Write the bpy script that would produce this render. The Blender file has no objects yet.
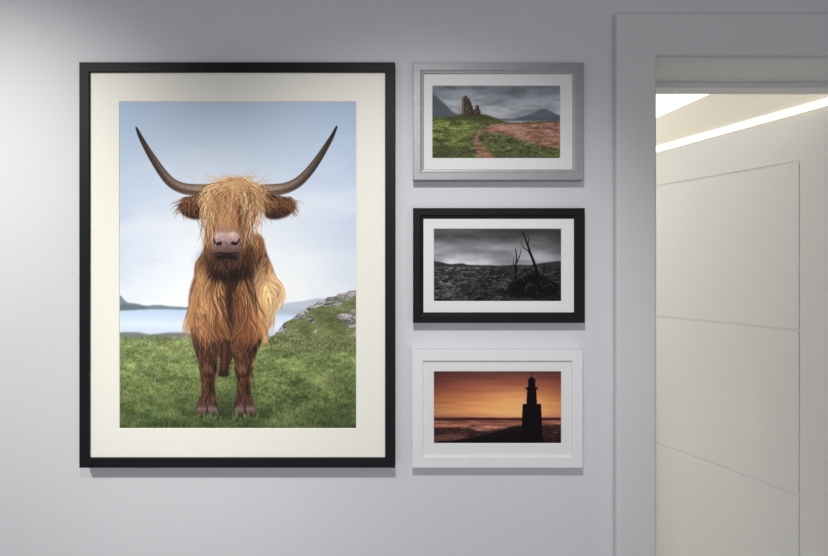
import bpy, bmesh, math, mathutils
import numpy as np
from mathutils import Vector

S = 0.00212      # metres per photo pixel at the wall plane
D = 1.10         # camera distance from wall
ZC = 1.56        # eye height
HX, HY = 414.0, 268.0

def wx(px, y=0.0): return (px-HX)*S*(D+y)/D
def wz(py, y=0.0): return ZC-(py-HY)*S*(D+y)/D

sc = bpy.context.scene
sc.view_settings.view_transform = 'Standard'
sc.view_settings.look = 'None'
col = sc.collection

# ------------------------------------------------------------------ materials
def mat(name, rgb, rough=0.5, metal=0.0, noise=0.0, nscale=20, bump=0.0, bscale=200, coat=0.0, spec=0.5):
    m = bpy.data.materials.new(name); m.use_nodes = True
    nt = m.node_tree; b = nt.nodes['Principled BSDF']
    b.inputs['Roughness'].default_value = rough
    b.inputs['Metallic'].default_value = metal
    b.inputs['Coat Weight'].default_value = coat
    b.inputs['Specular IOR Level'].default_value = spec
    tc = nt.nodes.new('ShaderNodeTexCoord')
    n = nt.nodes.new('ShaderNodeTexNoise'); n.inputs['Scale'].default_value = nscale
    n.inputs['Detail'].default_value = 4
    nt.links.new(tc.outputs['Object'], n.inputs['Vector'])
    r = nt.nodes.new('ShaderNodeValToRGB')
    r.color_ramp.elements[0].position = .3; r.color_ramp.elements[1].position = .7
    r.color_ramp.elements[0].color = tuple(c*(1-noise) for c in rgb)+(1,)
    r.color_ramp.elements[1].color = tuple(min(1, c*(1+noise)) for c in rgb)+(1,)
    nt.links.new(n.outputs['Fac'], r.inputs['Fac'])
    nt.links.new(r.outputs['Color'], b.inputs['Base Color'])
    if bump > 0:
        n2 = nt.nodes.new('ShaderNodeTexNoise'); n2.inputs['Scale'].default_value = bscale
        nt.links.new(tc.outputs['Object'], n2.inputs['Vector'])
        bp = nt.nodes.new('ShaderNodeBump'); bp.inputs['Strength'].default_value = bump
        bp.inputs['Distance'].default_value = 0.001
        nt.links.new(n2.outputs['Fac'], bp.inputs['Height'])
        nt.links.new(bp.outputs['Normal'], b.inputs['Normal'])
    return m

def emis(name, rgb, strength):
    m = bpy.data.materials.new(name); m.use_nodes = True
    b = m.node_tree.nodes['Principled BSDF']
    b.inputs['Base Color'].default_value = (*rgb, 1)
    b.inputs['Emission Color'].default_value = (*rgb, 1)
    b.inputs['Emission Strength'].default_value = strength
    return m

M_wall = mat('wall_paint', (.70, .70, .725), .8, noise=.01, nscale=3, bump=.15, bscale=350, spec=.2)
M_trim = mat('trim_gloss_paint', (.70, .70, .705), .45, noise=.01, nscale=5, spec=.3)
M_wall2 = mat('far_wall_paint', (.82, .81, .78), .8, noise=.01, nscale=3)
M_door = mat('door_paint', (.90, .895, .87), .5, noise=.01, nscale=4, spec=.3)
M_floor = mat('floor_oak', (.34, .33, .32), .5, noise=.25, nscale=8)
M_ceil = mat('ceiling_paint', (.75, .75, .75), .8, noise=.01)
M_ink = mat('black_lacquer', (.0075, .008, .011), .5, noise=.1, nscale=60, spec=.2)
M_ink2 = mat('black_wood', (.006, .006, .007), .5, noise=.1, nscale=60, spec=.18)
M_silver = mat('brushed_silver', (.36, .36, .375), .5, metal=.35, noise=.06, nscale=120)
M_white = mat('white_lacquer', (.80, .80, .815), .45, noise=.01, nscale=60, spec=.3)
M_mat = mat('mat_board', (.91, .895, .80), .9, noise=.008, nscale=300, spec=.1)
M_mat2 = mat('mat_board_white', (.78, .785, .775), .9, noise=.01, nscale=300, spec=.1)
M_backing = mat('hardboard', (.25,.18,.12), .8, noise=.1)

M_ceil2 = bpy.data.materials.new('dotted_ceiling'); M_ceil2.use_nodes = True
nt = M_ceil2.node_tree; b = nt.nodes['Principled BSDF']; b.inputs['Roughness'].default_value = .8
tc = nt.nodes.new('ShaderNodeTexCoord'); v = nt.nodes.new('ShaderNodeTexVoronoi')
v.inputs['Scale'].default_value = 34; v.inputs['Randomness'].default_value = 0.05
nt.links.new(tc.outputs['Object'], v.inputs['Vector'])
r = nt.nodes.new('ShaderNodeValToRGB')
r.color_ramp.elements[0].position = .12; r.color_ramp.elements[0].color = (.56, .52, .44, 1)
r.color_ramp.elements[1].position = .3; r.color_ramp.elements[1].color = (.80, .77, .69, 1)
nt.links.new(v.outputs['Distance'], r.inputs['Fac']); nt.links.new(r.outputs['Color'], b.inputs['Base Color'])

# ------------------------------------------------------------------ mesh helpers
def add_obj(name, me, m=None, parent=None, structure=False):
    o = bpy.data.objects.new(name, me); col.objects.link(o)
    if m: me.materials.append(m)
    if parent: o.parent = parent
    if structure: o['kind'] = 'structure'
    return o

def box_bm(bm, x0, x1, y0, y1, z0, z1):
    vs = [bm.verts.new(p) for p in [(x0,y0,z0),(x1,y0,z0),(x1,y1,z0),(x0,y1,z0),(x0,y0,z1),(x1,y0,z1),(x1,y1,z1),(x0,y1,z1)]]
    for f in [(0,3,2,1),(4,5,6,7),(0,1,5,4),(1,2,6,5),(2,3,7,6),(3,0,4,7)]:
        bm.faces.new([vs[i] for i in f])

def finish(bm, name):
    bmesh.ops.recalc_face_normals(bm, faces=bm.faces)
    me = bpy.data.meshes.new(name); bm.to_mesh(me); bm.free(); return me

def box(name, dims, m, **k):
    bm = bmesh.new(); box_bm(bm, *dims); return add_obj(name, finish(bm, name), m, **k)

def ring(name, rect, prof, m, parent=None, closed=True):
    x0,x1,z0,z1 = rect; bm = bmesh.new(); loops = []
    for (i, y) in prof:
        loops.append([bm.verts.new(p) for p in [(x0+i,y,z0+i),(x1-i,y,z0+i),(x1-i,y,z1-i),(x0+i,y,z1-i)]])
    n = len(loops)
    for a in range(n if closed else n-1):
        A, B = loops[a], loops[(a+1) % n]
        for c in range(4):
            bm.faces.new([A[c], A[(c+1)%4], B[(c+1)%4], B[c]])
    return add_obj(name, finish(bm, name), m, parent=parent)

def usweep(name, x0, x1, zt, zb, prof, m):
    bm = bmesh.new(); loops = []
    for (o, y) in prof:
        loops.append([bm.verts.new(p) for p in [(x0-o,y,zb),(x0-o,y,zt+o),(x1+o,y,zt+o),(x1+o,y,zb)]])
    n = len(loops)
    for a in range(n):
        A, B = loops[a], loops[(a+1)%n]
        for c in range(3):
            bm.faces.new([A[c], A[c+1], B[c+1], B[c]])
    bm.faces.new([l[0] for l in loops]); bm.faces.new([l[3] for l in loops])
    return add_obj(name, finish(bm, name), m, structure=True)

# ------------------------------------------------------------------ painting toolkit (computes print colours)
def C(*a): return np.array(a, float)/255.0

def catmull(pts, n=6, closed=True):
    P = np.array(pts, float); N = len(P); out = []
    rng = range(N) if closed else range(N-1)
    for i in rng:
        if closed: p0,p1,p2,p3 = P[(i-1)%N],P[i],P[(i+1)%N],P[(i+2)%N]
        else: p0,p1,p2,p3 = P[max(i-1,0)],P[i],P[i+1],P[min(i+2,N-1)]
        for k in range(n):
            t = k/n
            out.append(.5*((2*p1)+(-p0+p2)*t+(2*p0-5*p1+4*p2-p3)*t*t+(-p0+3*p1-3*p2+p3)*t**3))
    if not closed: out.append(P[-1])
    return np.array(out)

def blur(a, r):
    if r <= 0: return a
    k = int(math.ceil(r*2.5)); w = np.exp(-.5*(np.arange(-k,k+1)/r)**2); w /= w.sum()
    for ax in (0, 1):
        pad = [(0,0)]*a.ndim; pad[ax] = (k,k)
        p = np.pad(a, pad, mode='edge'); o = np.zeros_like(a)
        for i, wi in enumerate(w):
            sl = [slice(None)]*a.ndim; sl[ax] = slice(i, i+a.shape[ax])
            o += wi*p[tuple(sl)]
        a = o
    return a

class Canvas:
    def __init__(s, x0, y0, x1, y1, res):
        s.x0, s.y0, s.x1, s.y1, s.res = x0, y0, x1, y1, res
        s.w = int(round((x1-x0)*res))+1; s.h = int(round((y1-y0)*res))+1
        s.X, s.Y = np.meshgrid(np.linspace(x0,x1,s.w), np.linspace(y0,y1,s.h))
        s.img = np.zeros((s.h, s.w, 3))
    def fbm(s, fx, fy, octv=4, seed=0, g=.55):
        r = np.random.RandomState(seed); tot = np.zeros((s.h,s.w)); amp = 1; ta = 0
        for o in range(octv):
            cx, cy = max(fx/2**o, .6), max(fy/2**o, .6)
            gx = (s.X-s.x0)/cx; gy = (s.Y-s.y0)/cy
            G = r.rand(int(gy.max())+3, int(gx.max())+3)
            ix = gx.astype(int); iy = gy.astype(int); tx = gx-ix; ty = gy-iy
            tx = tx*tx*(3-2*tx); ty = ty*ty*(3-2*ty)
            v = (G[iy,ix]*(1-tx)+G[iy,ix+1]*tx)*(1-ty)+(G[iy+1,ix]*(1-tx)+G[iy+1,ix+1]*tx)*ty
            tot += amp*v; ta += amp; amp *= g
        return tot/ta
    def relief(s, h, k):
        d = h-np.roll(np.roll(h, 1, 0), 1, 1); return np.clip(.5+d*k*s.res, 0, 1)
    def cells(s, x0, y0, x1, y1, n, sy=1.6, seed=0, warp=2.0):
        r = np.random.RandomState(seed); px = r.uniform(x0,x1,n); py = r.uniform(y0,y1,n); val = r.rand(n)
        XX = s.X+(s.fbm(6,4,3,seed+1)-.5)*warp*2; YY = s.Y+(s.fbm(6,4,3,seed+2)-.5)*warp
        f1 = np.full(s.X.shape,1e9); f2 = f1.copy(); V = np.zeros(s.X.shape); OY = np.zeros(s.X.shape)
        for a,b_,v_ in zip(px,py,val):
            dx = (XX-a)+.35*(YY-b_); dy = (YY-b_)*sy; d = np.hypot(dx,dy)
            k = d < f1; f2 = np.where(k, f1, np.minimum(f2,d)); f1 = np.where(k,d,f1); V = np.where(k,v_,V); OY = np.where(k,dy-.5*dx,OY)
        return f2-f1, V, OY
    def at(s, a, x, y):
        j = int(min(max((y-s.y0)*s.res,0),s.h-1)); i = int(min(max((x-s.x0)*s.res,0),s.w-1)); return a[j,i]
    def mask(s, pts, smooth=True, soft=.4):
        P = catmull(pts) if smooth else np.array(pts, float)
        m = np.zeros((s.h,s.w), bool); N = len(P)
        for i in range(N):
            xa,ya = P[i]; xb,yb = P[(i+1)%N]
            if ya == yb: continue
            j0 = max(0, int((min(ya,yb)-s.y0)*s.res)-1); j1 = min(s.h, int((max(ya,yb)-s.y0)*s.res)+2)
            if j1 <= j0: continue
            Y = s.Y[j0:j1]; X = s.X[j0:j1]
            c = ((ya > Y) != (yb > Y)) & (X < (xb-xa)*(Y-ya)/(yb-ya)+xa)
            m[j0:j1] ^= c
        return blur(m.astype(float), soft*s.res)
    def put(s, m, c, a=1.0):
        m = (m*a)[..., None]; c = np.asarray(c)
        s.img = s.img*(1-m)+c*m
    def poly(s, pts, c, a=1.0, smooth=True, soft=.4):
        m = s.mask(pts, smooth, soft); s.put(m, c, a); return m
    def ell(s, cx, cy, rx, ry, c, a=1.0, soft=.4):
        t = np.linspace(0, 2*np.pi, 24, endpoint=False)
        return s.poly(np.c_[cx+rx*np.cos(t), cy+ry*np.sin(t)], c, a, smooth=False, soft=soft)
    def stroke(s, P, w0, w1, c, a=1.0, c2=None, pw=1.0):
        P = np.asarray(P, float); wm = max(w0,w1)+1
        j0 = max(0,int((P[:,1].min()-wm-s.y0)*s.res)); j1 = min(s.h,int((P[:,1].max()+wm-s.y0)*s.res)+1)
        i0 = max(0,int((P[:,0].min()-wm-s.x0)*s.res)); i1 = min(s.w,int((P[:,0].max()+wm-s.x0)*s.res)+1)
        if j1 <= j0 or i1 <= i0: return
        X = s.X[j0:j1,i0:i1]; Y = s.Y[j0:j1,i0:i1]
        best = np.full(X.shape, 1e9); T = np.zeros(X.shape); n = len(P)-1
        for i in range(n):
            ax, ay = P[i]; dx, dy = P[i+1]-P[i]; L = dx*dx+dy*dy+1e-9
            t = np.clip(((X-ax)*dx+(Y-ay)*dy)/L, 0, 1)
            d = np.hypot(X-ax-t*dx, Y-ay-t*dy); g = (i+t)/n
            e = d-(w0+(w1-w0)*g**pw)/2
            k = e < best; best = np.where(k, e, best); T = np.where(k, g, T)
        m = np.clip(.5-best*s.res*.8, 0, 1)*a
        cc = np.asarray(c) if c2 is None else (np.asarray(c)*(1-T[...,None])+np.asarray(c2)*T[...,None])
        m = m[...,None]
        s.img[j0:j1,i0:i1] = s.img[j0:j1,i0:i1]*(1-m)+cc*m

def lerp(a, b, t): return a+(b-a)*t
def ramp(v, stops):
    pos = [p for p,_ in stops]; cs = np.array([c for _,c in stops])
    return np.stack([np.interp(v, pos, cs[:,k]) for k in range(3)], -1)

def print_mesh(cv, name, rect, y, parent, gain=1.0):
    x0,x1,z0,z1 = rect; w,h = cv.w, cv.h
    gx, gz = np.meshgrid(np.linspace(x0,x1,w), np.linspace(z1,z0,h))
    co = np.stack([gx, np.full_like(gx,y), gz], -1).reshape(-1,3).astype(np.float32)
    idx = np.arange(w*h).reshape(h,w)
    q = np.stack([idx[1:,:-1], idx[1:,1:], idx[:-1,1:], idx[:-1,:-1]], -1).reshape(-1,4)
    me = bpy.data.meshes.new(name)
    me.vertices.add(w*h); me.vertices.foreach_set('co', co.ravel())
    me.loops.add(q.size); me.loops.foreach_set('vertex_index', q.ravel().astype(np.int32))
    me.polygons.add(len(q)); me.polygons.foreach_set('loop_start', (np.arange(len(q))*4).astype(np.int32))
    me.update(calc_edges=True)
    rgb = np.clip(cv.img, 0, 1); lin = np.where(rgb <= .04045, rgb/12.92, ((rgb+.055)/1.055)**2.4)*gain
    att = me.color_attributes.new('ink', 'FLOAT_COLOR', 'POINT')
    buf = np.ones((w*h,4), np.float32); buf[:,:3] = np.clip(lin,0,.95).reshape(-1,3)
    att.data.foreach_set('color', buf.ravel())
    m = bpy.data.materials.new(name+'_ink'); m.use_nodes = True
    nt = m.node_tree; b = nt.nodes['Principled BSDF']; b.inputs['Roughness'].default_value = .7
    b.inputs['Specular IOR Level'].default_value = .12
    a = nt.nodes.new('ShaderNodeAttribute'); a.attribute_name = 'ink'
    nt.links.new(a.outputs['Color'], b.inputs['Base Color'])
    return add_obj(name, me, m, parent=parent)

# ------------------------------------------------------------------ PRINT: highland cow
def paint_cow():
    cv = Canvas(118, 100, 358, 430, 2.5); X, Y = cv.X, cv.Y; R = np.random.RandomState(3)
    sky = ramp(Y, [(100,C(180,196,214)),(140,C(192,206,222)),(185,C(206,216,229)),(230,C(217,223,231)),(275,C(228,231,235)),(306,C(236,237,238))])
    edge = np.clip((np.abs(X-238)-20)/105, 0, 1)**1.8
    sky = sky*(1-edge[...,None]*.11*np.array([1.15,.85,.5]))
    n = cv.fbm(80, 34, 5, 1)
    cl = np.clip((n-.42)*2.4, 0, 1)*np.clip((Y-120)/110, 0, 1)
    sky = sky*(1-cl[...,None]*.6)+C(236,236,238)*cl[...,None]*.6
    cl2 = np.exp(-(((X-147)/18)**2+((Y-260)/4)**2)); sky = lerp(sky, C(206,210,222), .6*cl2[...,None])
    cv.img = sky
    sea = ramp(Y+cv.fbm(14,2,3,5)*3, [(304,C(168,190,216)),(314,C(186,205,226)),(326,C(212,224,238)),(333,C(202,214,228)),(338,C(168,186,202))])
    m = 1/(1+np.exp(-(Y-308)*3)); cv.put(m, sea)
    cv.poly([(110,298),(118,295.5),(121,296),(124,299.5),(128,302.5),(136,303.5),(146,305.6),(158,304.8),(170,306.2),(192,307.4),(192,309.5),(150,309.5),(110,310)], C(118,132,142), 1, soft=.5)
    cv.poly([(110,304),(126,304.5),(150,308),(110,309.6)], C(92,108,108), .8, soft=.6)
    cv.poly([(278,306),(290,302.5),(304,301),(320,298),(330,302),(330,314),(276,314)], C(168,178,188), .8, soft=.7)
    cv.poly([(110,334),(135,332),(150,334.5),(172,332.5),(195,334.5),(195,342),(110,342)], C(100,104,94), .8, soft=.7)
    # grass
    gn = cv.fbm(22,9,6,9,.68); g2 = cv.fbm(4,2.2,4,12,.7); rel = cv.relief(cv.fbm(5,2.2,5,13,.8),.5); tuft = cv.fbm(15,7,3,27)
    top = 337+1.3*np.sin(X*.15)+.8*np.sin(X*.6)
    gm = 1/(1+np.exp(-(Y-top)*1.6))
    grass = ramp(Y, [(332,C(130,140,96)),(350,C(118,132,82)),(372,C(106,122,72)),(398,C(90,106,60)),(414,C(74,90,52)),(430,C(58,72,42))])
    grass = grass*(1+(gn[...,None]-.5)*1.1)*(1+(g2[...,None]-.5)*.75)*(.70+.60*rel[...,None])*(.82+.36*tuft[...,None])
    dry = np.clip(cv.fbm(26,9,4,22)-.5,0,.3)[...,None]; grass = grass*(1-dry)+C(150,136,92)*dry*1.1
    cv.put(gm, np.clip(grass,0,1))
    # hillside right
    hp = [(262,346),(270,338),(279,330),(284,323),(290,320),(293,318.5),(299,312),(306,309.5),(309,306.5),(315,304.5),(318,301),(325,299.5),(328,297),(335,296.5),(339,293.5),(346,293),(350,291),(364,290),(366,352),(300,354)]
    hm = cv.mask(hp, False, .3)
    hn = cv.fbm(17,8,5,31,.6); h3 = cv.fbm(4,2.2,4,36,.7); rr = cv.relief(cv.fbm(9,5,6,33,.8),.9)
    hill = (C(116,124,80)*(0.6+.75*hn[...,None])*(.66+.62*cv.relief(h3,.6)[...,None]))
    ck, val, oy = cv.cells(270,284,366,346,60,2.1,43,5.0)
    tone = 112+50*val-5.5*np.clip(oy,-7,7)+190*(rr-.5)+40*(h3-.5)
    tone = np.clip(tone,34,214)*(1-.68*np.exp(-(ck/.55)**2)*(h3>.40))
    rk = np.stack([tone*1.0,tone*.985,tone*.965],-1)/255
    ridge = np.interp(X,[262,285,300,318,336,358],[342,322,312,302,296,291])
    below = Y-ridge
    rmv = hn+.38*(1-np.clip(below/13,0,1))+.5*np.exp(-(((X-345)/13)**2+((Y-318)/8)**2))+.28*np.exp(-(((X-312)/10)**2+((Y-320)/4)**2))+.22*(h3-.5)+.16*(val-.5)
    rm = np.clip((rmv-.68)*12,0,1)[...,None]
    cv.put(hm, np.clip(hill*(1-rm)+rk*rm,0,1))
    for _ in range(7600):
        x = R.uniform(118,358); y = R.uniform(338,430)
        if x > 275 and R.rand() < .2: y = R.uniform(334,350)
        d = (y-330)/100; L = 1.2+3.6*d*R.rand()+.3
        base = [C(84,102,56),C(134,148,90),C(164,170,118),C(46,60,34),C(108,126,72),C(158,146,104)][R.choice(6,p=[.2,.2,.14,.24,.14,.08])]
        base = base*(1.06-.36*np.clip((y-370)/60,0,1))*(.8+.4*cv.at(tuft,x,y))
        dx = R.randn()*1.3
        cv.stroke([(x,y),(x+dx*.5,y-L*.6),(x+dx*1.2,y-L)], .7, .2, base, .52)
    cv.ell(228,414,46,5,C(38,48,28),.65,3); cv.ell(230,403,30,12,C(54,64,40),.4,4)

    flow = cv.fbm(12,26,2,91,.5)
    def waves(x, y, L, ang, curl=1.0, n=6, fl=0.0):
        P = [(x,y)]; a = ang; ph = R.rand()*6.28; f = R.uniform(.5,1.0)
        for i in range(n):
            a2 = a+curl*.3*math.sin(ph+i*f)
            if fl: a2 += fl*(cv.at(flow,x,y)-.5)
            x += L/n*math.sin(a2); y += L/n*math.cos(a2); P.append((x,y))
        return P
    # hind leg seen between the front legs
    cv.poly([(212,326),(240,326),(236,348),(231,362),(228.5,370),(229,376),(218,376),(219.5,368),(219,352)], C(58,38,30), 1, soft=.6)
    cv.stroke([(224.5,345),(223.5,369)],3.4,2.4,C(100,66,50),.5); cv.ell(223.5,374,5.2,2.6,C(42,33,31))
    body = [(210,240),(203,256),(195,274),(190,290),(188.5,306),(190,322),(193,336),(200,345),(212,343),(222,338),(232,342),(244,347),(255,343),(263,336),(270,326),(275.5,312),(278,294),(274,272),(265,250),(258,236)]
    cv.poly(body, C(114,72,47), 1, soft=.9)
    legL = [(192,316),(223,316),(222,338),(218.5,352),(216.5,362),(217,371),(214.2,380),(213.6,392),(216.5,402),(217,413),(206,416),(197,413),(198,402),(202,392),(202.3,380),(199.4,371),(199,362),(195,352),(192,338)]
    legR = [(230,320),(264,318),(262,338),(257,352),(252.5,362),(252.3,371),(248.6,380),(248,392),(251.5,402),(255.5,413),(246,417),(235.5,413),(234.5,402),(237,392),(237.2,380),(234.6,371),(234.8,362),(232,352),(230,338)]
    for lg,cx in ((legL,208),(legR,244)):
        m = cv.mask(lg, True, .5)
        t = np.clip((X-cx+10)/20,0,1)
        base = ramp(t,[(0,C(58,38,31)),(.35,C(92,61,45)),(.7,C(48,32,27)),(1,C(26,19,17))])
        cv.put(m, base*(.75+.5*cv.fbm(5,9,3,81)[...,None]))
    for _ in range(2200):
        l = R.randint(2); cx = (208,244)[l]; y = 322+80*R.rand()**1.1
        hw = np.interp(y,[322,338,352,362,371,380,392,402],[15.8,15.6,12.4,9.4,8.8,6.2,6.0,8.8])
        x = cx+.4+R.uniform(-hw,hw)
        c = [C(122,82,58),C(80,53,40),C(30,21,18),C(164,114,80)][R.choice(4,p=[.22,.34,.35,.09])]*(1.08-.25*(y-322)/82)
        cv.stroke(waves(x,y,R.uniform(4,11),-(x-cx)*.02*(y<372)+R.randn()*.14,.8,3), .75,.2,c,.5)
    for hx in (208,243.5):
        cv.ell(hx-1,369,4,3.6,C(132,92,70),.45,1.2); cv.ell(hx+1,376,6,1.6,C(26,18,16),.5,1.0); cv.ell(hx+3.5,386,2,7,C(22,16,14),.45,1.0)
    for (hx) in (207,245):
        for sx in (-1,1):
            P = [(hx+sx*.9,402.5),(hx+sx*6,402),(hx+sx*10,408.5),(hx+sx*11.5,415),(hx+sx*5,417),(hx+sx*1.2,415)]
            mm = cv.mask(P, True, .4); sh = ramp(Y,[(403,C(70,52,46)),(409,C(122,100,96)),(416,C(40,32,30))])
            cv.put(mm, sh)
        cv.stroke([(hx,404),(hx,416)],.9,2.0,C(26,19,17),.9)
        for _ in range(90):
            x = hx+R.uniform(-8,8); cv.stroke(waves(x,R.uniform(396,402),R.uniform(4,8),R.randn()*.3+.03*(x-hx),.5,3),.8,.25,[C(112,78,60),C(42,29,25),C(74,50,39)][R.randint(3)],.7)
        for _ in range(60):
            x = hx+R.uniform(-14,14); y = R.uniform(415,420); cv.stroke([(x,y),(x+R.randn(),y-R.uniform(2,5))],.7,.25,[C(98,114,64),C(64,78,44),C(134,144,88)][R.randint(3)],.8)
    # body hair
    clump = cv.fbm(6,52,3,77,.6); lock = cv.relief(flow,4.0)
    def bodycol(x,y):
        d = (x-233)/45; v = abs(d)
        dark = C(100,60,40); mid = C(164,106,67); gold = C(204,150,100); pale = C(222,184,136)
        c = lerp(dark, mid, min(1,v*2.5)) if v < .40 else lerp(mid, gold, min(1,(v-.40)*2.2))
        if d > .5 and y > 262: c = lerp(c, pale, min(1,(d-.5)*1.9)*min(1,(y-262)/14))
        if y > 306 and d < .55: c = lerp(c, C(90,57,42), min(.85,(y-306)/26))
        if y < 286: c = lerp(c, C(64,40,29), .6*(1-abs(d)*.9)*min(1,(286-y)/18))
        return c*(.50+.55*cv.at(clump,x,y)+.44*cv.at(lock,x,y))
    for k in range(8600):
        y = 232+ (k/8600*.45+R.rand()*.55)*98
        t = (y-240)/100; lo = 209-18.5*min(1,t*1.9)+max(0,t-.6)*10; hi = 260+18*min(1,max(t+.04,0)*2.1)-max(0,t-.5)*28
        x = R.uniform(lo, hi); d = (x-233)/46
        L = R.uniform(14,40)
        end = 340-4*abs(d)+R.rand()*9-(8 if 216<x<232 else 0)
        if y+L > end: L = max(3,end-y)
        ang = d*.18 if y < 282 else -d*.22*min(1,(y-282)/36)
        c = bodycol(x,y)*R.choice([.52,.8,1.0,1.14,1.3],p=[.16,.23,.27,.21,.13])
        cv.stroke(waves(x,y,L,ang+R.randn()*.05,.35,9,1.9), R.uniform(.5,.95), .2, np.clip(c,0,1), .6)
    for k in range(340):
        x = R.uniform(248,269); y = R.uniform(232,268); x = min(x, 259+(y-236)*.42)
        c = [C(142,93,61),C(170,118,76),C(92,58,41),C(196,146,100),C(58,38,30)][R.randint(5)]
        cv.stroke(waves(x,y,R.uniform(8,22),.22+R.randn()*.1,.6,6,1.6),.9,.25,c,.6)
    for k in range(300):
        x = R.uniform(193,266); y = R.uniform(312,332); L = R.uniform(6,26)
        if 217 < x < 232: L *= .6
        c = bodycol(x,310)*R.choice([.6,.85,1.05])
        cv.stroke(waves(x,y,L,-(x-233)/240+R.randn()*.12,1.0,6,1.6), 1.1,.22,np.clip(c,0,1),.7)
    for k in range(110):
        s_ = R.choice([-1,1]); y = R.uniform(262,318); x = (192 if s_<0 else 274)+s_*(-1)*max(0,(292-y))*.42
        cv.stroke(waves(x,y,R.uniform(8,22),s_*R.uniform(-.16,.04),1.0,7,1.2),.7,.2,(C(202,150,100) if s_<0 else C(226,190,144))*R.uniform(.7,1.03),.6)
    for k in range(260):
        x = R.uniform(203,268); y = R.uniform(256,298)
        cv.stroke(waves(x,y,R.uniform(24,50),-(x-233)/460+R.randn()*.05,.5,11,2.0), .8,.2,C(230,184,130)*R.uniform(.62,1.0),.5)
    for k in range(200):
        x = 231+R.randn()*11; y = R.uniform(256,306)
        cv.stroke(waves(x,y,R.uniform(18,42),R.randn()*.06,.5,10,2.0), 1.3,.35,C(52,32,24),.42)

    # horns
    def horn(pts, flip):
        P = catmull(pts, 8, False); n_ = len(P)
        cv.stroke(P, 1.0, 13.0, C(42,36,33), 1, C(134,112,94), .62)
        cv.stroke(P[n_//5:]+np.array([flip*1.1,-1.6]), .9, 4.2, C(90,78,70), .6, C(188,165,142), .8)
        cv.stroke(P[n_//4:]+np.array([-flip*.9,2.6]), .7, 3.9, C(31,26,24), .6, C(82,64,53), .8)
        for q in range(7):
            i = int(n_*(.54+.06*q))
            if i < n_-1:
                a = P[i]; tdir = P[i+1]-P[i-1]; tdir /= np.hypot(*tdir); nn = np.array([-tdir[1],tdir[0]])
                cv.stroke([a-nn*4.2,a+nn*4.2],.6,.6,C(66,53,45),.3)
    horn([(136,127),(140.8,137.5),(147.4,149.5),(154.8,161.5),(162.6,173),(171.2,182.5),(182,188),(195,190),(208,190.5)], 1)
    horn([(337,126),(331.2,138),(324,150),(316.2,162),(307.6,173),(298,182.2),(287.2,187.6),(276,189.8),(264,190.5)], -1)
    # ears (hair-fringed)
    earL = [(208,197),(198,195.5),(188,198),(180,203),(179,209),(184,215.5),(192,219),(201,219),(210,214)]
    earR = [(264,197),(275,195.5),(286,198),(295,203),(295,208),(289,215),(279,219),(270,219),(264,214)]
    for e in (earL, earR): cv.poly(e, C(50,32,26), 1, soft=.9)
    for k in range(600):
        s_ = R.choice([-1,1]); u = R.rand(); x = 237+s_*(29+u*25); y = 198+R.uniform(-4,6)+u*3
        L = R.uniform(5,17); a = s_*R.uniform(.0,1.1)
        c = [C(164,114,74),C(192,142,97),C(92,59,42),C(44,30,24),C(124,82,54)][R.choice(5,p=[.18,.11,.25,.28,.18])]
        if y > 203 and u < .65: c = c*.55
        cv.stroke(waves(x,y,L,a,1.4), .9,.2,c,.66)
    # head: long narrow wedge
    head = [(218,186),(226,180.5),(238,178.5),(250,181),(258,188),(262,199),(258,213),(252,228),(247,244),(242,258),(235.5,268),(226,271),(216.5,267),(210,252),(207,236),(206,220),(207,204),(211,193)]
    cv.ell(230,262,30,18,C(36,24,19),.75,5)
    cv.poly(head, C(104,68,46), 1, soft=.9)
    cv.poly([(217,192),(238,192),(236,212),(238,236),(214,236),(215,212)],C(170,122,84),.8,True,2)
    cv.ell(210.5,212,5,8,C(28,19,16),.95,1.8); cv.ell(245.5,212,6,8,C(28,19,16),.95,1.8)
    cv.ell(246,240,3.4,15,C(46,30,24),.85,2); cv.ell(208,242,2.6,13,C(46,30,24),.7,2)
    cv.ell(230,274,22,8,C(30,20,17),.88,3)
    for k in range(620):
        x = 237+R.randn()*13; x = np.clip(x,211,262); y = R.uniform(178,198)+abs(x-237)*.25
        d = (x-236)/30; L = R.uniform(7,18)
        ang = d*.9+R.randn()*.3
        lit = np.clip(1.12-(y-178)/90,.5,1.15)
        c = [C(208,156,106),C(230,188,138),C(164,112,72),C(76,48,36),C(132,87,57)][R.choice(5,p=[.22,.15,.23,.22,.18])]*lit
        cv.stroke(waves(x,y,L,ang,1.4,7,1.8), R.uniform(.55,1.0),.2,np.clip(c,0,1),.6)
    for k in range(460):
        s_ = R.choice([-1,1]); x = R.uniform(241,253) if s_>0 else R.uniform(206,212); y = R.uniform(212,250)
        if s_>0: x -= (y-214)*.2
        c = [C(176,126,82),C(122,80,54),C(54,36,28),C(212,164,116)][R.choice(4,p=[.26,.28,.35,.11])]*(1.05-(y-214)/100)
        cv.stroke(waves(x,y,R.uniform(7,18),-s_*.08+R.randn()*.15,1.2,6,1.2), .8,.2,c,.6)
    for k in range(300):
        x = 226+R.randn()*6.5; y = R.uniform(194,227); cv.stroke(waves(x,y,R.uniform(4,10),R.randn()*.15,.6,3),.65,.2,[C(190,140,97),C(146,100,68),C(210,166,120)][R.randint(3)],.5)
    # muzzle
    mz = [(213,230),(220,226),(227,225.5),(235,226.5),(241.5,231),(244,238.5),(243.5,248),(240,257),(233,262.5),(225,263.5),(217,261.5),(211,254.5),(208.5,246),(209.5,237)]
    mm = cv.mask(mz, True, 1.6)
    cv.put(mm, np.clip(ramp(Y,[(222,C(166,120,90)),(234,C(164,124,106)),(248,C(122,94,84)),(263,C(40,29,26))])*(1-.35*np.clip(np.abs(X-226)/18,0,1)[...,None]**2),0,1))
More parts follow.
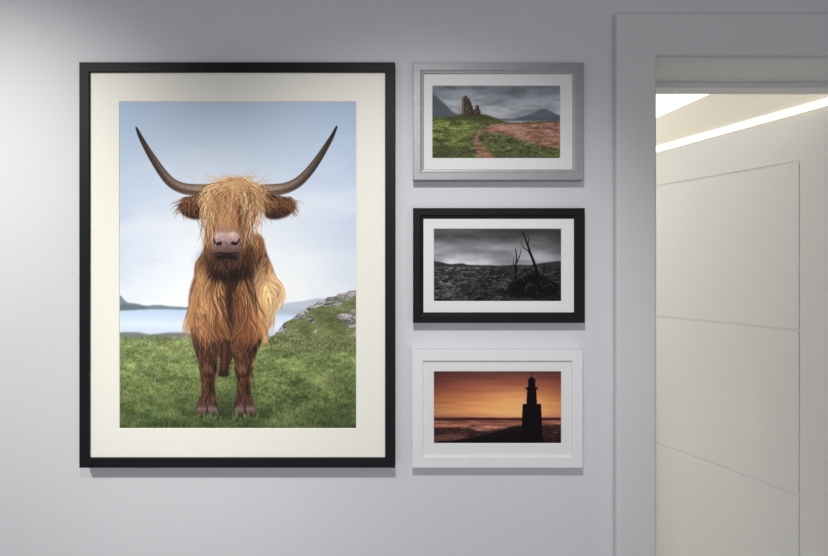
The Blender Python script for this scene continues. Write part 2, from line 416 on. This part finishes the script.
    nose = [(213,236),(219,232),(226.5,233.4),(234,232),(240,236),(242.4,240.8),(239,246),(232.6,248.9),(226.5,250.2),(220.4,248.9),(214.4,246.2),(211,240.8)]
    nm = cv.mask(nose, True, .9)
    cv.put(nm, np.clip(ramp(Y,[(231,C(212,184,178)),(237,C(182,152,148)),(243,C(138,110,107)),(251,C(86,66,63))])*(.82+.36*cv.fbm(2.4,2.4,3,55)[...,None]),0,1), .95)
    for s_ in (-1,1):
        cv.stroke(catmull([(226.5+s_*6.2,243.2),(226.5+s_*9.4,243.9),(226.5+s_*12.2,241.6),(226.5+s_*12.6,238.8)],5,False),3.6,1.4,C(32,22,21),.95)
    cv.stroke([(226.5,242),(226.5,251)],.6,.9,C(74,55,52),.6)
    cv.ell(226.5,257.4,12,4.4,C(28,20,18),.9,1.4)
    cv.stroke(catmull([(215,253.6),(220,252.7),(226.5,253.9),(233,252.7),(238,253.6)],5,False),1.2,1.2,C(18,13,12),.85)
    cv.ell(226.5,260.8,6.5,1.5,C(96,78,72),.45,.9)
    for k in range(280):
        x = 226.5+R.randn()*10; y = R.uniform(258,270); cv.stroke(waves(x,y,R.uniform(4,11),R.randn()*.2,.8,4),.8,.2,[C(34,24,20),C(116,79,58),C(62,42,33)][R.choice(3,p=[.52,.16,.32])],.55)
    for k in range(150):
        s_ = R.choice([-1,1]); cv.stroke(waves(226.5+s_*R.uniform(14,19),R.uniform(222,246),R.uniform(6,13),-s_*.1+R.randn()*.15,.8,4),.8,.2,[C(146,99,68),C(58,39,31),C(188,140,97)][R.randint(3)],.5)
    # wispy golden strands parting over the face, uneven lengths
    for k in range(430):
        side = R.choice([-1,1]); x0 = 236+side*abs(R.randn())*5; y = R.uniform(177,188)
        tx = (R.uniform(202,214) if side<0 else R.uniform(242,260))+R.randn()*2.2; ty = R.choice([R.uniform(194,220),R.uniform(212,250)])
        bulge = side*R.uniform(2,10)
        j = lambda s: R.randn()*s
        P = catmull([(x0,y),(lerp(x0,tx,.5)+bulge+j(1.8),lerp(y,ty,.25)),(lerp(x0,tx,.86)+bulge*.6+j(2.4),lerp(y,ty,.58)),(lerp(x0,tx,.97)+j(2),lerp(y,ty,.8)),(tx+j(2.2),ty)],4,False)
        c = [C(228,184,130),C(240,210,162),C(180,128,84),C(104,68,47),C(250,228,190),C(50,34,27)][R.choice(6,p=[.24,.15,.22,.18,.05,.16])]*np.clip(1.06-(y-178)/100,.7,1.1)
        cv.stroke(P, R.uniform(.45,.95),.2,np.clip(c,0,1),.7)
    for k in range(60):
        x0 = 234+R.randn()*5; y = R.uniform(178,186); tx = 227+R.randn()*8; ty = R.uniform(194,230)
        P = catmull([(x0,y),(lerp(x0,tx,.4)+R.randn()*3.5,lerp(y,ty,.35)),(lerp(x0,tx,.8)+R.randn()*3.5,lerp(y,ty,.7)),(tx,ty)],4,False)
        cv.stroke(P, R.uniform(.45,.8),.2,[C(236,196,146),C(204,156,108),C(116,78,55)][R.randint(3)],.62)
    for k in range(160):
        x0 = 236+R.randn()*14; s_ = R.choice([-1,1]); L = R.uniform(7,20)
        cv.stroke(waves(x0,R.uniform(176,188),L,s_*R.uniform(.8,2.2),2.0,7),.55,.2,C(224,180,126)*R.uniform(.8,1.05),.55)
    for k in range(110):
        s_ = R.choice([-1,1]); x0 = 236+s_*R.uniform(18,27)
        cv.stroke(waves(x0,R.uniform(188,206),R.uniform(8,30),s_*R.uniform(-.2,.45),1.8,8,1.5),.75,.2,C(208,160,110)*R.uniform(.5,1.1),.6)
    return cv

# ------------------------------------------------------------------ PRINT: castle ruin by a loch
def paint_castle():
    cv = Canvas(430,84,562,160,3.2); X,Y = cv.X,cv.Y; R = np.random.RandomState(5)
    n = cv.fbm(34,9,5,2); n2 = cv.fbm(12,4,4,3)
    cv.img = ramp(Y,[(84,C(112,117,125)),(100,C(144,149,156)),(116,C(180,183,188))])*(.5+.75*n[...,None]+.26*n2[...,None])
    cv.poly([(425,90),(432,93.5),(437,97),(441,101),(446,105),(452,111),(460,116),(470,121),(425,124)],C(74,81,87),.95,True,.7)
    cv.poly([(492,122),(502,119),(514,118.6),(524,116),(532,113.5),(538,110.5),(544,109.2),(550,111),(557,114.5),(566,117),(566,126),(492,126)],C(78,85,97),.95,True,.7)
    hz = cv.mask([(530,114),(544,110),(554,114),(548,118),(536,118)],True,1.2); cv.put(hz, C(106,112,122), .4)
    w = cv.mask([(488,120.5),(566,121),(566,127),(488,127)],False,.5); cv.put(w, C(138,148,162)*(0.8+.4*cv.fbm(8,1.5,3,8)[...,None]))
    cv.stroke([(500,122.4),(522,121.8)],.9,.6,C(204,212,222),.7)
    ln = cv.fbm(12,4,5,14,.65); l2 = cv.fbm(3,1.8,4,15,.7); rl = cv.relief(cv.fbm(4,2,5,16,.8),.7)
    def g_(c, lo=.25, hi=1.15): return np.clip(c*(lo+hi*ln[...,None])*(.30+.6*l2[...,None]+.62*rl[...,None]),0,1)
    m = cv.mask([(425,117.5),(436,116.4),(448,116.6),(456,114.6),(464,113.8),(482,114.2),(490,116),(498,119),(512,122.5),(566,124),(566,165),(425,165)],True,.35); cv.put(m, g_(C(112,118,70)))
    sand = ramp(cv.fbm(9,2.2,5,19,.6),[(.3,C(120,84,70)),(.5,C(156,114,96)),(.7,C(184,144,124))])*(.70+.52*rl[...,None])
    edge = (cv.fbm(4,2,3,61)-.5)*1.3
    m = cv.mask([(494,124),(530,123),(566,124),(566,150),(545,149),(530,145),(517,141),(505,136),(493,133),(486,130)],True,1.0); cv.put(np.clip(m+edge*4*m*(1-m),0,1), np.clip(sand,0,1))
    m = cv.mask([(484,137),(500,134),(520,139),(540,146),(566,150),(566,156),(530,152),(505,150),(490,146)],True,.9); cv.put(np.clip(m+edge*4*m*(1-m),0,1), g_(C(116,126,72)),.97)
    m = cv.mask([(425,124),(450,121),(470,122),(480,127),(468,140),(470,150),(425,150)],True,.8); cv.put(m, g_(C(128,140,76)),.85)
    m = cv.mask([(482,129),(489,128),(484.5,133.5),(478.5,137.5),(480,143),(486,149),(493,156),(497,165),(479,165),(476.5,154),(474,144),(474.5,136)],True,1.1); cv.put(np.clip(m+edge*5*m*(1-m),0,1), np.clip(sand*.88,0,1), .92)
    cv.poly([(425,150),(450,146),(470,148),(476,160),(476,165),(425,165)],C(52,58,36),.5,True,1.2)
    cv.poly([(500,151),(530,153),(566,156),(566,165),(500,165)],C(52,58,36),.4,True,1.4)
    for _ in range(60):
        x = R.uniform(432,560); y = R.uniform(128,158)
        if 474<x<492 or (x>490 and y<142): continue
        cv.ell(x,y,R.uniform(1,3.4),R.uniform(.5,1.2),C(40,40,34),.65,.4); cv.ell(x+.3,y-.6,R.uniform(.6,2),.4,C(166,160,144),.5,.25)
    for k in range(1000):
        x = R.uniform(430,562); y = R.uniform(120,160); a=.55
        if 490 < x and y < 140: c = [C(110,78,66),C(196,160,140)][R.randint(2)]; a=.35
        elif 475 < x < 494 and y > 130: c = [C(104,76,60),C(190,150,130),C(90,96,54)][R.randint(3)]; a=.4
        else: c = [C(42,50,28),C(140,150,86),C(96,84,58),C(164,152,112)][R.choice(4,p=[.42,.3,.18,.1])]
        cv.stroke([(x,y),(x+R.uniform(.8,2.4),y+R.randn()*.3)],.55,.25,c,a)
    cv.poly([(434,119),(448,117),(458,115.4),(466,114.4),(482,114.6),(492,117),(500,120.4),(470,120.5)],C(62,68,44),.8,True,.6)
    rp = [(462,116),(462.2,98.6),(463,98.4),(463.2,96.4),(465,96.6),(465.2,95.2),(467.2,95.6),(467.6,98.4),(469.4,98.0),(470,101.4),(471.2,101.8),(471.4,105.4),(472.8,106),(473,109.4),(475,109.6),(475.2,105.4),(476.6,105.8),(477,104.4),(478.8,105.4),(479.2,109),(480.4,110.4),(480.6,116)]
    rmk = cv.mask(rp, False, .15); st = cv.fbm(1.4,1.2,3,44)
    cv.put(rmk, C(70,62,53)*(.55+.8*st[...,None]))
    cv.stroke([(463.3,98.8),(463.3,114)],1.3,1.3,C(126,110,88),.7); cv.stroke([(476,107),(476,114)],.9,.9,C(116,102,84),.5)
    cv.stroke([(469.4,100),(470.8,105),(472.4,114)],1.1,1.5,C(36,33,30),.8)
    cv.ell(466.8,102.6,.7,1.1,C(28,26,24),.9,.15); cv.ell(467,108.4,.7,1.0,C(120,126,132),.6,.15)
    return cv

# ------------------------------------------------------------------ PRINT: monochrome dead tree
def paint_tree():
    cv = Canvas(432,227,563,303,3.2); X,Y = cv.X,cv.Y; R = np.random.RandomState(11)
    n = cv.fbm(36,10,4,3,.45)
    g = np.interp(Y,[227,236,248,258,264],[70,96,138,178,188])*(.45+1.05*n)
    g = g*np.interp(X,[432,480,530,563],[1.1,1.04,.90,.78])
    cv.img = np.stack([g,g*1.01,g*1.03],-1)/255
    def G(v): return C(v,v,v*1.02)
    cv.poly([(428,261),(440,262),(450,264),(462,263.4),(470,264.8),(500,265.5),(516,264.6),(530,265),(545,262.6),(568,261),(568,270),(428,270)],G(50),1,True,.5)
    m = cv.mask([(428,267),(568,267),(568,308),(428,308)],False,.7)
    t = cv.fbm(5,2.0,5,17,.75); t2 = cv.fbm(18,5,4,18); rl = cv.relief(t,.9)
    ck,val,oy = cv.cells(430,267,565,305,380,2.1,51,1.8)
    gr = (np.interp(Y,[266,276,303],[84,70,50])+44*(val-.5)-4*np.clip(oy,-4,4))*(.3+1.15*rl)*(.4+1.15*t2)*(1-.55*np.exp(-(ck/.45)**2))*np.interp(X,[432,520,563],[1.25,.8,.6])
    cv.put(m, np.repeat((np.clip(gr,6,255)/255)[...,None],3,-1))
    for k in range(450):
        y = R.uniform(268,303); x = R.uniform(432,563); s_ = .3+(y-266)/37
        v = R.choice([12,28,130,180,86],p=[.34,.25,.15,.06,.2])*(1 if x < 512 else .5)
        cv.stroke([(x,y),(x+R.uniform(.4,1.8)*s_,y+R.randn()*.3)],.65*s_,.25,G(v),.45)
    cv.poly([(508,288),(514,282),(523,277),(534,273),(545,277),(554,283),(558,290),(552,296),(530,298),(510,296)],G(11),.85,True,1.1)
    for k in range(260):
        x = 532+R.randn()*12; y = R.uniform(279,296); dx = R.randn()*3
        cv.stroke(catmull([(x,y),(x+dx*.3,y-R.uniform(.5,2)),(x+dx,y-R.uniform(.5,3.5))],3,False),.6,.2,G(R.choice([6,16,58,40],p=[.4,.3,.12,.18])),.6)
    def br(p,w0,w1,v=9,a=1): cv.stroke(catmull(p,5,False),w0,w1,G(v),a)
    br([(541,291),(538,277),(534.5,264),(531,255),(528,246),(525,238),(522.5,231)],3.6,1.0)
    br([(531,256),(528,251),(523,247),(520.5,241)],1.2,.5)
    br([(528,246),(528.6,240),(527.6,235)],.9,.4)
    br([(518,291),(516.4,280),(515.6,268),(516.6,258),(515.6,249)],2.4,.8)
    br([(516,264),(519.6,256),(521,249)],1.2,.4)
    br([(516.4,272),(513.4,264),(513.8,257)],1.0,.4)
    br([(538,274),(530,269.5),(523,272),(516,278)],1.9,.9)
    br([(540,283),(543.5,272),(544.5,264)],1.5,.5); br([(537,285),(528,275),(524.6,266)],1.5,.5)
    br([(514,290),(524,284),(536,284),(550,289)],3.4,1.6)
    for k in range(18):
        x = 532+R.randn()*11; y = R.uniform(280,291); dx = R.uniform(-13,13)
        br([(x,y),(x+dx*.4,y-R.uniform(0,5)),(x+dx*.8,y-R.uniform(0,4)),(x+dx,y+R.uniform(-2,3))],1.4,.4,R.choice([6,12,50]),.9)
    return cv

# ------------------------------------------------------------------ PRINT: lighthouse at sunset
def paint_light():
    cv = Canvas(432,369,563,445,3.2); X,Y = cv.X,cv.Y; R = np.random.RandomState(13)
    cv.img = ramp(Y,[(369,C(112,66,66)),(380,C(152,84,70)),(394,C(204,120,80)),(406,C(236,156,98)),(414,C(240,166,110)),(418,C(206,122,92))])
    vg = 1-.32*np.clip(np.hypot((X-508)/82,(Y-410)/52),0,1.3)**2
    st = cv.fbm(44,3,5,4); st2 = cv.fbm(20,1.6,3,6); cv.img = cv.img*vg[...,None]*(.80+.28*st[...,None]+.13*st2[...,None])
    glow = np.exp(-(((X-518)/34)**2+((Y-404)/14)**2)); cv.img = cv.img+(C(255,204,128)-cv.img)*glow[...,None]*.55
    m = 1/(1+np.exp(-(Y-418)*4)); sea = ramp(Y,[(418,C(108,64,58)),(423,C(162,100,80)),(430,C(194,132,106)),(438,C(100,62,56)),(446,C(50,33,33))])*(.5+.95*cv.fbm(14,1.4,4,23)[...,None])
    cv.put(m, np.clip(sea,0,1))
    cv.poly([(428,418),(470,417.4),(510,418),(568,417.6),(568,420),(428,420.6)],C(56,32,34),.9,False,.3)
    cv.poly([(428,429),(450,427),(470,428),(480,431),(500,429),(524,425),(568,427),(568,450),(470,450),(484,443),(462,440),(428,441)],C(34,22,24),.85,True,.8)
    cv.poly([(428,438),(448,434),(468,436),(456,441),(428,445)],C(186,128,102),.4,True,1)
    cv.poly([(428,442),(480,440),(568,441),(568,450),(428,450)],C(26,17,20),.92,True,.7)
    for k in range(260):
        x = R.uniform(432,563); y = R.uniform(422,445); cv.stroke([(x,y),(x+R.uniform(1,5),y+R.randn()*.2)],.55,.25,[C(18,12,15),C(208,146,114),C(76,46,42)][R.choice(3,p=[.52,.17,.31])],.45)
    K = C(12,8,12)
    cv.poly([(440,443),(470,438),(500,431),(520,427),(523,445),(440,450)],K,.75,True,.7)
    cv.poly([(526.4,405),(527.2,389),(536.2,389),(537,405)],K,1,False,.2)
    cv.poly([(525.6,389.5),(537.8,389.5),(537.8,387.2),(525.6,387.2)],K,1,False,.2)
    cv.poly([(528,387.5),(528,380.8),(535.4,380.8),(535.4,387.5)],K,1,False,.2)
    cv.poly([(527.2,381.4),(529.2,378.2),(531.7,376.4),(534.2,378.2),(536.2,381.4)],K,1,False,.2)
    cv.stroke([(531.7,377),(531.7,373.2)],.8,.5,K)
    cv.poly([(522.6,406.4),(541.2,406.4),(540.8,404),(523,404)],K,1,False,.2)
    cv.poly([(520.8,446),(522.6,406),(541.2,406),(542.8,446)],K,1,False,.2)
    return cv

# ------------------------------------------------------------------ framed pictures
def framed(outer, inner, win, cv, fmat, mmat, label, fd=0.026, kind='flat', gain=1.0, YP=-.016):
    yf = -fd
    ox0,ox1,oz0,oz1 = wx(outer[0],yf),wx(outer[2],yf),wz(outer[3],yf),wz(outer[1],yf)
    root = bpy.data.objects.new('framed_picture', None); root.empty_display_size = .05
    root.location = ((ox0+ox1)/2, 0, oz0); col.objects.link(root)
    root['label'] = label; root['category'] = 'picture'; root['group'] = 'framed photographs on the hallway wall'
    ym = YP-.0016
    fw = ((wx(inner[0],ym)-ox0)+(ox1-wx(inner[2],ym))+(wz(inner[3],ym)-oz0)+(oz1-wz(inner[1],ym)))/4
    b = .0012
    if kind == 'flat':
        prof = [(0,0),(0,yf+b),(b*.3,yf+b*.3),(b,yf),(fw-b,yf),(fw-b*.3,yf+b*.3),(fw,yf+b),(fw,-.008),(fw+.0,-.0)]
    else:
        prof = [(0,0),(0,yf+b),(b*.3,yf+b*.3),(b,yf),(fw*.66,yf),(fw*.72,yf+.0008),(fw*.78,yf+.0018),(fw-b,yf+.0025),(fw,yf+.0035),(fw,-.0)]
    fr = ring('frame', (ox0,ox1,oz0,oz1), prof, fmat)
    mx0,mx1,mz0,mz1 = ox0+fw-.0001,ox1-fw+.0001,oz0+fw-.0001,oz1-fw+.0001
    px0,px1,pz0,pz1 = wx(win[0],YP),wx(win[2],YP),wz(win[3],YP),wz(win[1],YP)
    bm = bmesh.new()
    def loop(x0,x1,z0,z1,y): return [bm.verts.new(p) for p in [(x0,y,z0),(x1,y,z0),(x1,y,z1),(x0,y,z1)]]
    L = [loop(mx0,mx1,mz0,mz1,YP-.0002), loop(mx0,mx1,mz0,mz1,ym), loop(px0-.0012,px1+.0012,pz0-.0012,pz1+.0012,ym), loop(px0,px1,pz0,pz1,YP-.0002)]
    for a in range(4):
        A,B = L[a],L[(a+1)%4]
        for c in range(4): bm.faces.new([A[c],A[(c+1)%4],B[(c+1)%4],B[c]])
    mb = add_obj('mat_board', finish(bm,'mat_board'), mmat)
    pr = print_mesh(cv, 'photo_print', (wx(cv.x0,YP),wx(cv.x1,YP),wz(cv.y1,YP),wz(cv.y0,YP)), YP, None, gain)
    bk = box('backing_board', (mx0,mx1,YP+.0015,-.0005,mz0,mz1), M_backing)
    for o in (fr,mb,pr,bk):
        o.parent = root
        o.data.transform(mathutils.Matrix.Translation(-Vector(root.location)))
    return root, pr

_, p = framed((79,62,395,468),(90,74,385,458),(120,102,356,428), paint_cow(), M_ink, M_mat,
       'large black wooden frame, cream mat, photograph of a highland cow', fd=.028, YP=-.0215, gain=1.2)
p['label'] = 'colour photograph of a long-horned ginger highland cow on grass'
_, p = framed((413,62.5,584,180),(424.5,73.5,573,169),(432.5,86,560,158), paint_castle(), M_silver, M_mat2,
       'small silver frame with photograph of a castle ruin', kind='step', fd=.022, gain=1.2)
p['label'] = 'colour photograph of a ruined castle above grass and sand'
_, p = framed((413,208,585,323),(424.5,219,573.5,314),(434,229,561,301), paint_tree(), M_ink2, M_mat2,
       'small black frame with monochrome photograph of a dead tree', kind='step', fd=.022, gain=1.0)
p['label'] = 'monochrome photograph of a bare dead tree on stony moor'
_, p = framed((412,350,583,468),(424,362,573,457),(434,371.5,561,443), paint_light(), M_white, M_mat2,
       'small white frame with sunset photograph of a lighthouse', kind='flat', fd=.022, gain=1.08)
p['label'] = 'orange sunset photograph with a black lighthouse silhouette'

# ------------------------------------------------------------------ room shell
H = 2.42; WT = .217
cx0 = wx(657,-.018)+.005; cx1 = 1.118; czt = 2.001
bm = bmesh.new()
hx0,hx1,hz = cx0-.0285,cx1+.0285,czt+.0285
out = [(-2.0,0),(hx0,0),(hx0,hz),(hx1,hz),(hx1,0),(2.3,0),(2.3,H),(-2.0,H)]
f = bm.faces.new([bm.verts.new((x,0,z)) for x,z in out])
ext = bmesh.ops.extrude_face_region(bm, geom=[f])
bmesh.ops.translate(bm, verts=[v for v in ext['geom'] if isinstance(v,bmesh.types.BMVert)], vec=(0,WT-.001,0))
add_obj('wall_back', finish(bm,'wall_back'), M_wall, structure=True)
box('floor', (-2.0,2.5,-2.2,3.6,-.1,0), M_floor, structure=True)
box('ceiling', (-2.0,2.3,-2.2,0,H,H+.08), M_ceil, structure=True)
ow = wx(657,-.018)-wx(616,-.018)
usweep('trim_1', cx0, cx1, czt, 0,
       [(.005,0),(.005,-.014),(.007,-.0165),(.010,-.018),(.005+ow-.012,-.020),(.005+ow-.004,-.020),(.005+ow-.001,-.0185),(.005+ow,-.015),(.005+ow,0)], M_trim)
usweep('trim_2', cx0, cx1, czt, 0,
       [(.028,0.0),(0,0.0),(0,.135),(-.012,.135),(-.012,.178),(0,.178),(0,WT),(.028,WT)], M_trim)
box('wall_left', (.20,.30,WT,3.5,0,H), M_wall2, structure=True)
box('wall_right', (2.4,2.5,WT,3.5,0,H), M_wall2, structure=True)
box('wall_front', (.20,2.5,3.5,3.6,0,H), M_wall2, structure=True)
ZC2 = 2.40
box('ceiling_far', (.20,2.5,WT,3.6,ZC2,ZC2+.1), M_ceil2, structure=True).name = 'ceiling.001'

# door leaf, open into the far room
hp = Vector((1.098,.222,0)); dirv = Vector((-.41,.912,0)).normalized()
LW, LT, Z0, Z1 = .605, .036, .006, 1.972
us = .107; gv = .0022; gh = .0062; zs = [1.851,1.388,.937,.48]
bm = bmesh.new()
fd_ = .0040
def prism(outline, inset):
    L = [[bm.verts.new((x,y,z)) for x,z in pts] for pts,y in ((outline,fd_),(outline,.0010),(inset,0))]
    n = len(outline)
    for A,B in ((L[0],L[1]),(L[1],L[2])):
        for c_ in range(n): bm.faces.new([A[c_],A[(c_+1)%n],B[(c_+1)%n],B[c_]])
    bm.faces.new(L[2]); bm.faces.new(L[0][::-1])
c = .0008; u1 = us-gv/2; zt = zs[0]+gh/2
prism([(0,Z0),(u1,Z0),(u1,zt),(LW,zt),(LW,Z1),(0,Z1)], [(c,Z0+c),(u1-c,Z0+c),(u1-c,zt+c),(LW-c,zt+c),(LW-c,Z1-c),(c,Z1-c)])
for a,b_ in zip(zs, zs[1:]+[Z0-gh/2]):
    x0,x1,z0,z1 = us+gv/2,LW,b_+gh/2,a-gh/2
    prism([(x0,z0),(x1,z0),(x1,z1),(x0,z1)], [(x0+c,z0+c),(x1-c,z0+c),(x1-c,z1-c),(x0+c,z1-c)])
box_bm(bm,0,LW,fd_,LT,Z0,Z1)
dl = add_obj('door_1', finish(bm,'door_1'), M_door, structure=True)
nrm = Vector((.912,.41,0)).normalized()
dl.matrix_world = mathutils.Matrix(((dirv.x,nrm.x,0,hp.x),(dirv.y,nrm.y,0,hp.y),(0,0,1,0),(0,0,0,1)))

# linear ceiling lights in far room
M_led = emis('led_diffuser',(1.0,.98,.92),2.6)
M_alu = mat('aluminium',(.8,.79,.76),.5,metal=.2,noise=.05)
def led(pa, pb, w, label):
    a = Vector((*pa,0)); b_ = Vector((*pb,0)); d = (b_-a); L = d.length; d.normalize(); s_ = Vector((-d.y,d.x,0))
    if w < 0: a = a+s_*w; w = -w
    root = bpy.data.objects.new('ceiling_light', None); col.objects.link(root)
    root['label'] = label; root['category'] = 'ceiling light'; root['group'] = 'linear ceiling lights'
    root.matrix_world = mathutils.Matrix(((d.x,s_.x,0,a.x),(d.y,s_.y,0,a.y),(0,0,1,ZC2),(0,0,0,1)))
    box('diffuser', (0.004,L-.004,.004,w-.004,-.014,-.001), M_led, parent=root)
    o2 = ring('housing', (0,L,0,w), [(0,0),(0,.004),(.004,.004),(.004,0)], M_alu, parent=root)
    o2.data.transform(mathutils.Matrix(((1,0,0,0),(0,0,1,0),(0,-1,0,0),(0,0,0,1))))
led((1.394-.065*1.5,1.43+.34*1.5),(1.394+.065*2.2,1.43-.34*2.2), -.26, 'slim white linear ceiling light glowing warm white')
led((1.672-.36*.25,2.47+1.02*.25),(2.034+.36*.6,1.449-1.02*.6), .095, 'slim white linear ceiling light glowing warm white')

# ------------------------------------------------------------------ lights
def area(name, loc, target, sx, sy, power, colr):
    l = bpy.data.lights.new(name,'AREA'); l.shape='RECTANGLE'; l.size=sx; l.size_y=sy; l.energy=power; l.color=colr
    o = bpy.data.objects.new(name,l); col.objects.link(o); o.location = loc
    o.rotation_euler = (Vector(target)-Vector(loc)).to_track_quat('-Z','Y').to_euler(); return o
def spot(name, loc, target, power, ang, blend, colr, r=.04):
    l = bpy.data.lights.new(name,'SPOT'); l.energy=power; l.color=colr; l.spot_size=math.radians(ang); l.spot_blend=blend; l.shadow_soft_size=r
    o = bpy.data.objects.new(name,l); col.objects.link(o); o.location = loc
    o.rotation_euler = (Vector(target)-Vector(loc)).to_track_quat('-Z','Y').to_euler(); return o
spot('downlight', (-1.10,-1.10,2.38), (-.95,0,1.46), 78, 64, 1.0, (1,.985,.95), .06)
spot('downlight', (-.05,-1.1,2.38), (.0,0,1.27), 52, 62, 1.0, (1.0,.99,.975), .06)
area('hall_fill', (0,-1.9,1.2), (0,0,1.2), 3.0, 1.2, 10.5, (.965,.96,1.0))
area('far_room_fill', (.75,1.3,2.36), (.9,.6,1.0), .6, .9, 23, (1,.975,.925))
l = bpy.data.lights.new('far_room_extra_fill','POINT'); l.energy = 27; l.color=(1,.965,.91); l.shadow_soft_size=.2  # added unseen point light, no such fixture; brightens the far ceiling and door
o = bpy.data.objects.new('far_room_extra_fill',l); o.location=(.70,2.4,1.9); col.objects.link(o)

w = bpy.data.worlds.new('world'); sc.world = w; w.use_nodes = True
w.node_tree.nodes['Background'].inputs['Color'].default_value = (.93,.93,1,1)
w.node_tree.nodes['Background'].inputs['Strength'].default_value = .18

# ------------------------------------------------------------------ camera
cam = bpy.data.cameras.new('camera'); co = bpy.data.objects.new('camera',cam); col.objects.link(co)
co.location = (0,-D,ZC); co.rotation_euler = (math.radians(90),0,0)
cam.sensor_width = 36; cam.lens = 36*D/(828*S); cam.shift_y = -10/828
cam.clip_start = .02
sc.camera = co
